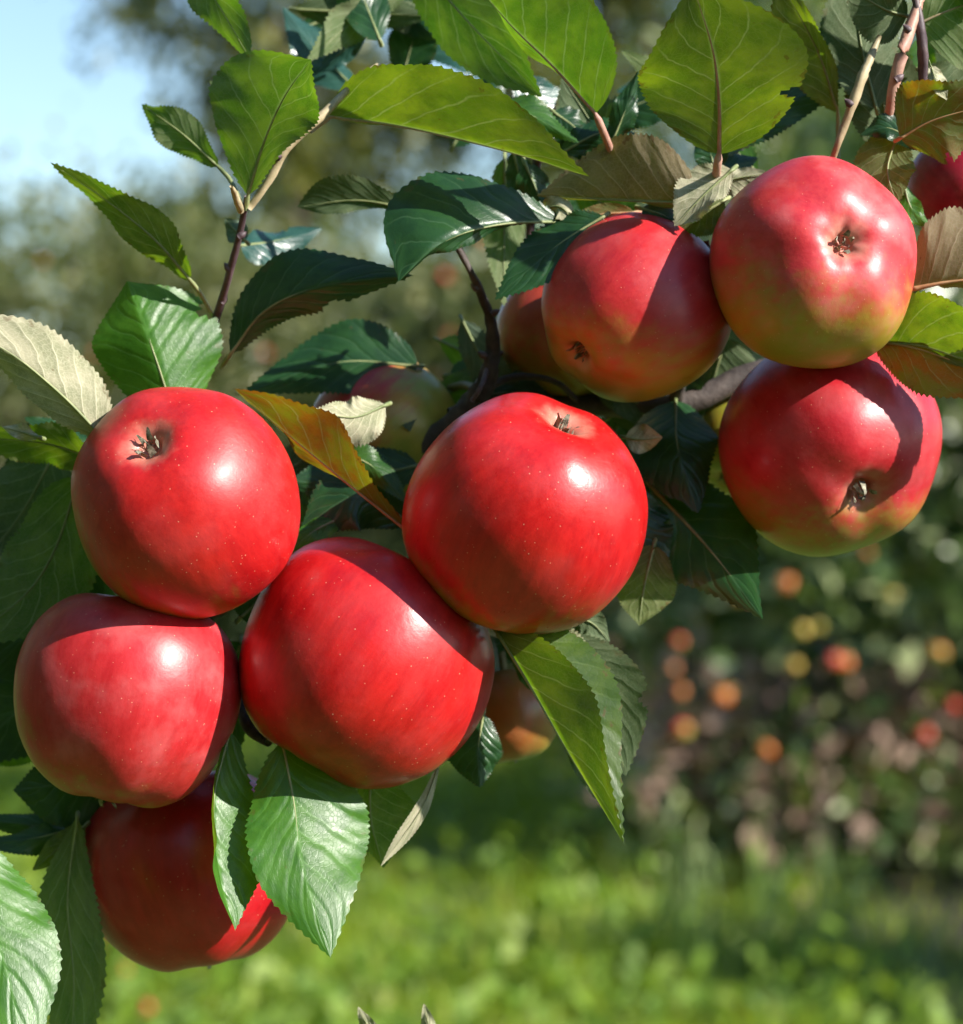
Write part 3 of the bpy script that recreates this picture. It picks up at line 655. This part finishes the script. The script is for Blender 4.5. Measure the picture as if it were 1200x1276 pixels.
leaf('dark', 'top', [(640, 815, 18), (672, 840, 20), (705, 880, 22)], (20, 10, 0), (22, 10, 0), seed=53)
leaf('dark', 'under', [(700, 880, 26), (722, 940, 26), (742, 996, 26)], (14, 0, 0), (14, 10, 0), seed=54)
leaf('dark', 'under', [(700, 770, 26), (735, 775, 26), (760, 800, 28)], (16, 20, 0), (18, 0, 0), seed=55)
leaf('cream', 'under', [(560, 640, 60), (600, 760, 60), (640, 800, 56)], (14, 20, 0), (14, 0, 0), seed=56)
# dark leaves between the clusters
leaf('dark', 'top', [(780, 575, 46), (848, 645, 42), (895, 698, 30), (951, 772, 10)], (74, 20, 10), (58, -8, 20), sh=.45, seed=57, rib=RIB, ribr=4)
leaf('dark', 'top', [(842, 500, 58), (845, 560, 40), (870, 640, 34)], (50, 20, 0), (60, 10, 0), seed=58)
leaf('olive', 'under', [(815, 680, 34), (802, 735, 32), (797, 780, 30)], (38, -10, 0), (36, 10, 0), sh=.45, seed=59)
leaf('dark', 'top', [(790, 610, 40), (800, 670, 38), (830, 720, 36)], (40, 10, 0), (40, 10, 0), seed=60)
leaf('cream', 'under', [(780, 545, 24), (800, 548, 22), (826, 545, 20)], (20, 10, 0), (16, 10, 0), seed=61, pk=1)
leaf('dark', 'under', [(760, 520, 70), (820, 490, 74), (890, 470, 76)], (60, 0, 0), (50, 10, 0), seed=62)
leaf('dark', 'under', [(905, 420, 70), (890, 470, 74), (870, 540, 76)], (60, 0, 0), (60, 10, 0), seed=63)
# over the upper right cluster
leaf('tan', 'under', [(868, 254, 8), (800, 251, 14), (735, 248, 20), (668, 244, 26)], (10, 70, 0), (86, -26, 34), sh=.40, seed=64, pk=3)
leaf('cream', 'under', [(912, 212, 6), (878, 242, 4), (840, 282, 4)], (26, -40, 0), (38, 22, 0), sh=.5, seed=65, pk=1.5)
leaf('cream', 'under', [(890, 232, 18), (920, 222, 16), (962, 216, 14)], (14, 20, 0), (22, 0, 0), seed=66, pk=1)
leaf('olive', 'under', [(902, 250, 10), (872, 268, 10), (838, 290, 12)], (30, -20, 0), (10, 10, 0), seed=67)
leaf('olive', 'under', [(896, 192, -2), (896, 130, -10), (888, 62, -20), (862, -22, -34)], (104, 14, 6), (124, -24, -4), sh=.52, seed=68, pet=[(893, 212, 2), (892, 236, 26)], rib=PINK, petr=5.5, ribr=3, wav=6)
leaf('dark', 'top', [(872, 206, 34), (955, 142, 36), (1060, 96, 40)], (24, 45, 0), (28, 0, 0), sh=.55, seed=69)
leaf('olive', 'under', [(1044, 140, 30), (1018, 62, 20), (968, -30, 0)], (52, 20, 0), (20, -40, 0), sh=.55, seed=70, pet=[(1044, 200, 36)])
leaf('dark', 'under', [(1092, 135, 24), (1072, 50, 26), (1062, -60, 30)], (48, -5, 0), (48, 10, 0), sh=.5, seed=71)
leaf('dark', 'under', [(1108, 190, 34), (1100, 110, 32), (1100, 20, 30)], (46, 0, 0), (46, 0, 0), seed=72)
leaf('green', 'under', [(1140, 32, 12), (1185, 12, 10), (1275, -20, 10)], (40, -20, 0), (80, 10, 0), sh=.5, seed=73, rib=STALK)
leaf('dark', 'under', [(1130, 20, 10), (1100, 10, 8), (1050, -20, 6)], (46, 10, 0), (30, -20, 0), seed=74)
leaf('dark', 'under', [(1150, 90, 26), (1185, 110, 26), (1260, 110, 26)], (40, 0, 0), (60, 10, 0), seed=75)
leaf('autumn', 'under', [(1122, 172, -4), (1168, 148, -8), (1262, 124, -12)], (66, -36, 0), (58, 24, 0), sh=.48, seed=76, wav=6)
leaf('cream', 'under', [(1160, 82, -14), (1168, 104, -16), (1180, 125, -16)], (12, 10, 0), (9, 0, 0), seed=77, pk=.5, ribr=.8, petr=.8)
leaf('dark', 'top', [(1150, 185, 2), (1108, 160, 4), (1072, 168, 6)], (14, -10, 0), (18, 30, 0), seed=78)
leaf('olive', 'under', [(1122, 162, 6), (1106, 210, 4), (1118, 256, 2)], (36, -20, 0), (42, 14, 0), sh=.48, seed=79)
leaf('fresh', 'top', [(1126, 230, 12), (1136, 260, 10), (1162, 286, 8)], (12, 20, 0), (14, 10, 0), seed=80, pk=1)
leaf('tan', 'under', [(1138, 360, 8), (1195, 350, 4), (1300, 342, 0)], (92, -18, 26), (12, 60, 0), sh=.5, seed=81, rib=RIBB, ribr=3.5, pk=3)
leaf('olive', 'under', [(1098, 428, 10), (1158, 434, 2), (1290, 482, -14)], (84, -34, -6), (10, 40, 0), sh=.5, seed=82, pk=4)
leaf('autumn', 'under', [(1090, 424, 10), (1160, 440, 2), (1290, 490, -10)], (10, 0, 0), (50, 5, 0), sh=.5, seed=83)
leaf('dark', 'top', [(752, 270, 18), (692, 308, 16), (616, 374, 12)], (36, -25, 0), (36, 28, 0), sh=.5, seed=84)
leaf('autumn', 'under', [(790, 265, 26), (745, 268, 26), (700, 285, 28)], (24, -10, 0), (14, 10, 0), seed=85)
leaf('dark', 'top', [(800, 260, 16), (830, 270, 14), (858, 290, 12)], (14, 30, 0), (18, 0, 0), seed=86)
leaf('sky_tint', 'top', [(880, 240, 40), (905, 212, 42), (945, 196, 46)], (22, 40, 0), (22, 0, 0), seed=87)
leaf('dark', 'top', [(890, 215, 30), (885, 190, 30), (870, 160, 30)], (20, 10, 0), (20, 10, 0), seed=88)
# autumn leaf and pale scraps between the front apples
leaf('autumn', 'under', [(510, 664, 8), (432, 602, 10), (366, 548, 16), (292, 484, 22)], (12, 60, 20), (62, -34, -10), sh=.62, seed=89, pet=[(545, 690, 24)], wav=6)
leaf('cream', 'under', [(480, 505, 22), (440, 520, 16), (390, 512, 12)], (36, -10, 20), (26, 28, 0), sh=.5, seed=90, pk=5, wav=5)
leaf('dark', 'top', [(510, 650, 34), (445, 618, 30), (374, 660, 28)], (44, -10, 0), (44, 25, 0), sh=.5, seed=91)
leaf('green', 'top', [(420, 562, 30), (465, 582, 28), (508, 628, 26)], (22, 30, 0), (16, 0, 0), seed=92)
leaf('dark', 'top', [(520, 580, 50), (430, 600, 48), (360, 600, 46)], (36, 0, 0), (46, 20, 0), seed=93)
leaf('fresh', 'top', [(425, 645, 30), (388, 664, 24), (345, 700, 22)], (18, 0, 0), (16, 25, 0), seed=94, pk=1)
leaf('dark', 'top', [(300, 770, 60), (330, 740, 62), (360, 700, 64)], (50, 0, 0), (50, 10, 0), seed=95)
leaf('dark', 'top', [(300, 800, 66), (285, 860, 66), (300, 930, 64)], (50, 0, 0), (50, 10, 0), seed=96)
leaf('dark', 'top', [(560, 540, 64), (620, 600, 66), (700, 640, 68)], (60, 0, 0), (60, 10, 0), seed=97)
leaf('dark', 'top', [(580, 500, 60), (640, 490, 62), (700, 520, 64)], (26, 10, 0), (26, 10, 0), seed=98)
leaf('cream', 'under', [(455, 1330, 10), (462, 1292, 8), (446, 1254, 6)], (14, 10, 0), (12, 10, 0), seed=99)
leaf('cream', 'under', [(540, 1330, 14), (536, 1290, 12), (528, 1250, 10)], (12, 10, 0), (12, 10, 0), seed=100)
for q, (x, y, d, w) in enumerate([(1235, -70, 2, 46), (1170, -95, -4, 44), (1320, -30, -8, 46), (1340, 60, -12, 44), (1290, 150, -6, 40), (1090, -110, 4, 44), (1000, -100, 10, 40)]):  # unseen leaves added above and right of the frame to cast shade
    leaf('green', 'top', [(x - 30, y + 80, d + 4), (x, y, d), (x + 36, y - 90, d - 6)], (w, 20, 0), (w, 0, 0), seed=110 + q)
leaf('green', 'top', [(1234, 530, -8), (1266, 450, -10), (1294, 360, -12)], (36, 0, 0), (42, 0, 0), seed=120)  # unseen leaf added past the right edge to shade the lower right apple
# leaves deeper in the branch, filling the gaps
fr = random.Random(17)
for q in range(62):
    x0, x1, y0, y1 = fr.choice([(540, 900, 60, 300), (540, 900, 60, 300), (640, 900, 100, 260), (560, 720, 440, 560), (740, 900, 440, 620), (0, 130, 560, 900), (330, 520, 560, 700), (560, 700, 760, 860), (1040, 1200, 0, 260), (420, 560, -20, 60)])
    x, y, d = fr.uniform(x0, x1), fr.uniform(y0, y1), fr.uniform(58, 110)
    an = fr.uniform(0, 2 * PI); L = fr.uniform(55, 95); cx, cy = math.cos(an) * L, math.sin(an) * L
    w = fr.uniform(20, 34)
    leaf(fr.choice(['dark', 'dark', 'dark', 'green', 'sky_tint']), fr.choice(['top', 'top', 'under']), [(x - cx, y - cy, d), (x, y, d + fr.uniform(-6, 6)), (x + cx, y + cy, d + fr.uniform(-14, 14))], (w, fr.uniform(-25, 45), 0), (w, fr.uniform(-25, 45), 0), seed=200 + q)
wood('twig', [(340, 1400, 30), (420, 1370, 25), (500, 1350, 20), (560, 1340, 18)], [6, 5, 4, 3], SHOOT, seed=21)

# ------------------------------------------------------------------ the apples in focus
R1 = dict(red_a=(0.36, 0.003, 0.006), red_b=(0.55, 0.012, 0.012))
apple('round red apple with a pale open eye, highest of the front cluster', 231, 625, -3, 143, (-0.26, 0.54, 0.80), 0.99, 0.05, 0.016, 2, (0.4, 0.55, 0.6), 0.50, 0.3, (250, 760, 70), rough=.38, **R1)
apple('red apple at the left edge, half shaded under the round one', 156, 870, 9, 139, (-0.15, -0.85, 0.12), 1.0, 0.16, 0.03, 3, (0.45, 0.55, 0.6), 0.42, 0.9, (250, 790, 74), rough=.36, bloom=.22, red_a=(0.40, 0.008, 0.014), red_b=(0.54, 0.024, 0.03))
apple('large glossy red apple in the middle of the front cluster', 656, 640, 2, 148, (0.36, 0.84, 0.42), 1.0, 0.06, 0.02, 5, (0.3, 0.6, 0.6), 0.52, 0.1, (560, 560, 60), fold=0.1, rough=.27, **R1)
apple('biggest red apple, low in the middle, with pale specks', 456, 828, 15, 156, (-0.45, -0.75, 0.12), 0.98, 0.10, 0.02, 7, (0.4, 0.5, 0.7), 0.48, 0.5, (330, 740, 70), rough=.30, **R1)
apple('lowest red apple, mostly in shadow behind two hanging leaves', 236, 1083, 54, 132, (0.15, -0.80, 0.1), 0.98, 0.12, 0.02, 9, (0.3, 0.4, 0.8), 0.60, 0.2, (280, 860, 60), rough=.30, red_a=(0.32, 0.002, 0.006), red_b=(0.46, 0.006, 0.012))
apple('red and yellow apple crossed by a diagonal shadow, upper middle', 792, 386, 22, 116, (-0.66, -0.50, 0.42), 1.0, 0.09, 0.022, 11, (0.10, 0.85, 0.45), 0.12, 0.8, (880, 330, 40), rough=.36, bloom=.15, soft=.55, red_a=(0.42, 0.010, 0.02), red_b=(0.54, 0.028, 0.03))
apple('red apple with its deep pale eye facing out, top of the right cluster', 1014, 329, 0, 130, (0.20, 0.14, 0.96), 0.95, 0.05, 0.03, 13, (0.15, 0.95, 0.25), 0.26, 0.4, (1010, 380, 75), fold=0.2, rough=.38, bloom=.25, soft=.45, red_a=(0.44, 0.014, 0.028), red_b=(0.56, 0.04, 0.045))
apple('red apple with a square sunlit patch and dark eye, bottom of the right cluster', 1034, 556, 34, 137, (0.20, -0.48, 0.80), 0.95, 0.04, 0.022, 15, (0.0, 0.80, 0.5), 0.42, 0.4, (1000, 440, 76), rough=.34, bloom=.15, soft=.45, russet=.3, red_a=(0.38, 0.005, 0.014), red_b=(0.50, 0.02, 0.03))
apple('dull orange apple tucked behind the diagonally shadowed one', 702, 420, 76, 90, (-0.5, -0.6, 0.3), 0.98, 0.1, 0.02, 17, (-0.1, 0.85, 0.4), 0.0, 0.1, (720, 500, 66), soft=.6, red_a=(0.36, 0.03, 0.02), red_b=(0.44, 0.07, 0.03))
apple('purple and yellow apple partly hidden behind the brown leaf', 480, 540, 80, 95, (-0.6, -0.5, 0.3), 1.0, 0.1, 0.02, 19, (-0.75, 0.5, 0.2), -0.32, 0.1, (596, 486, 50), soft=.4, ground=(0.50, 0.36, 0.05), red_a=(0.30, 0.010, 0.03), red_b=(0.42, 0.03, 0.03))
apple('small green and orange apple peeping out below the middle apple', 634, 890, 84, 64, (0.1, -0.9, 0.1), 0.98, 0.08, 0.02, 21, (-0.3, -0.1, 0.7), -0.45, 0.1, None, soft=.7, red_a=(0.30, 0.05, 0.02), red_b=(0.34, 0.08, 0.02), ground=(0.24, 0.19, 0.03), green=(0.14, 0.18, 0.03))
apple('dark crimson apple cut by the right edge', 1204, 234, 56, 72, (0.3, -0.5, 0.5), 0.98, 0.08, 0.02, 23, (-0.2, 0.3, 0.7), 0.8, 0.1, None, red_a=(0.22, 0.005, 0.02), red_b=(0.32, 0.012, 0.03))
apple('shaded green apple wedged behind the right cluster', 922, 552, 84, 66, (-0.3, -0.6, 0.4), 0.98, 0.08, 0.02, 25, (0.8, 0.2, 0.2), -0.75, 0.1, None)

# ------------------------------------------------------------------ far fruit
def plain_apple_mesh(mat):
    me = apple_mesh('far_apple_skin', 0.026, 0.95, 0.1, 0.02, 3, 18, 14); me.materials.append(mat); return me
def far_mat(name, a, b, bl):
    return apple_material(name, bl, 0.35, red_a=a, red_b=b, soft=.5)
FARM = {'red': plain_apple_mesh(far_mat('far_apple_red', (0.50, 0.02, 0.02), (0.60, 0.05, 0.03), (0.6, -0.5, 0.6))),
        'orange': plain_apple_mesh(far_mat('far_apple_orange', (0.58, 0.13, 0.02), (0.62, 0.20, 0.04), (0.6, -0.5, 0.6))),
        'yellow': plain_apple_mesh(far_mat('far_apple_yellow', (0.55, 0.34, 0.05), (0.58, 0.42, 0.07), (0.6, -0.5, 0.6)))}
CALM = bpy.data.meshes.new('far_stem'); 
_st = tube_mesh('far_stem', [(0, 0, 0.022), (0.002, 0, 0.04), (0.006, 0.002, 0.058)], [0.0016, 0.0015, 0.0016], 6); _st.materials.append(FSTEM)
bpy.data.meshes.remove(CALM)
rdm = random.Random(4)
def far_apple(kind, x, y, Y, label, group):
    o = link('apple', FARM[kind]); o.location = far(x, y, Y)
    o.rotation_euler = (rdm.uniform(-.5, .5), rdm.uniform(-.5, .5), rdm.uniform(0, 6)); s = rdm.uniform(0.65, 1.3); o.scale = (s, s, s)
    link('stem', _st, None, o)
    return tag(o, label, 'apple', group)
right = [('orange', 980, 728), ('yellow', 1000, 786), ('yellow', 1019, 782), ('yellow', 990, 830), ('red', 1040, 824), ('orange', 1052, 826), ('orange', 1168, 815),
         ('orange', 848, 862), ('orange', 900, 868), ('orange', 1030, 884), ('red', 1152, 915), ('red', 850, 910), ('red', 846, 800), ('orange', 838, 835),
         ('orange', 893, 622), ('orange', 897, 640), ('yellow', 1110, 740), ('red', 1188, 880), ('orange', 955, 935), ('yellow', 905, 858), ('red', 1080, 690), ('orange', 920, 745)]
ORD = ['leftmost', 'second', 'third', 'fourth', 'fifth', 'sixth', 'seventh', 'eighth', 'ninth', 'tenth', 'eleventh', 'twelfth']
def nth(i): return ORD[0] if i == 0 else ORD[i] + ' from the left'
for kd in ('orange', 'red', 'yellow'):
    for i, (_, x, y) in enumerate(sorted([q for q in right if q[0] == kd], key=lambda q: q[1])):
        far_apple(kd, x, y, 8.05 + 0.25 * rdm.random(), 'blurred %s apple in the lower right tree, %s of its %s ones' % (kd, nth(i), kd), 'blurred apples in the lower right tree')
for i, (x, y) in enumerate(sorted([(52, 326), (118, 440), (560, 420), (553, 344), (600, 300), (36, 600), (20, 640), (540, 470), (88, 610), (330, 440)])):
    far_apple('red', x, y, 14.3 + 0.4 * rdm.random(), 'blurred red apple in the far olive trees, %s' % nth(i), 'blurred red apples in the far row')
for kd, x, y, lb in [('orange', 690, 947, 'blurred orange apple beside the dark leaf tip, low on the far grass'), ('red', 182, 1256, 'blurred red fallen apple in the grass at the bottom left'),
                     ('orange', 160, 1212, 'blurred orange fallen apple in the grass below the lowest apple'), ('red', 120, 1180, 'blurred red fallen apple beside the grey-green hanging leaf'),
                     ('orange', 968, 1066, 'blurred orange fallen apple on the dark soil under the dry weeds')]:
    Y = (CAMZ - 0.07) / ((y - 638.0) / F)
    far_apple(kd, x, y, Y, lb, 'fallen apples on the ground')
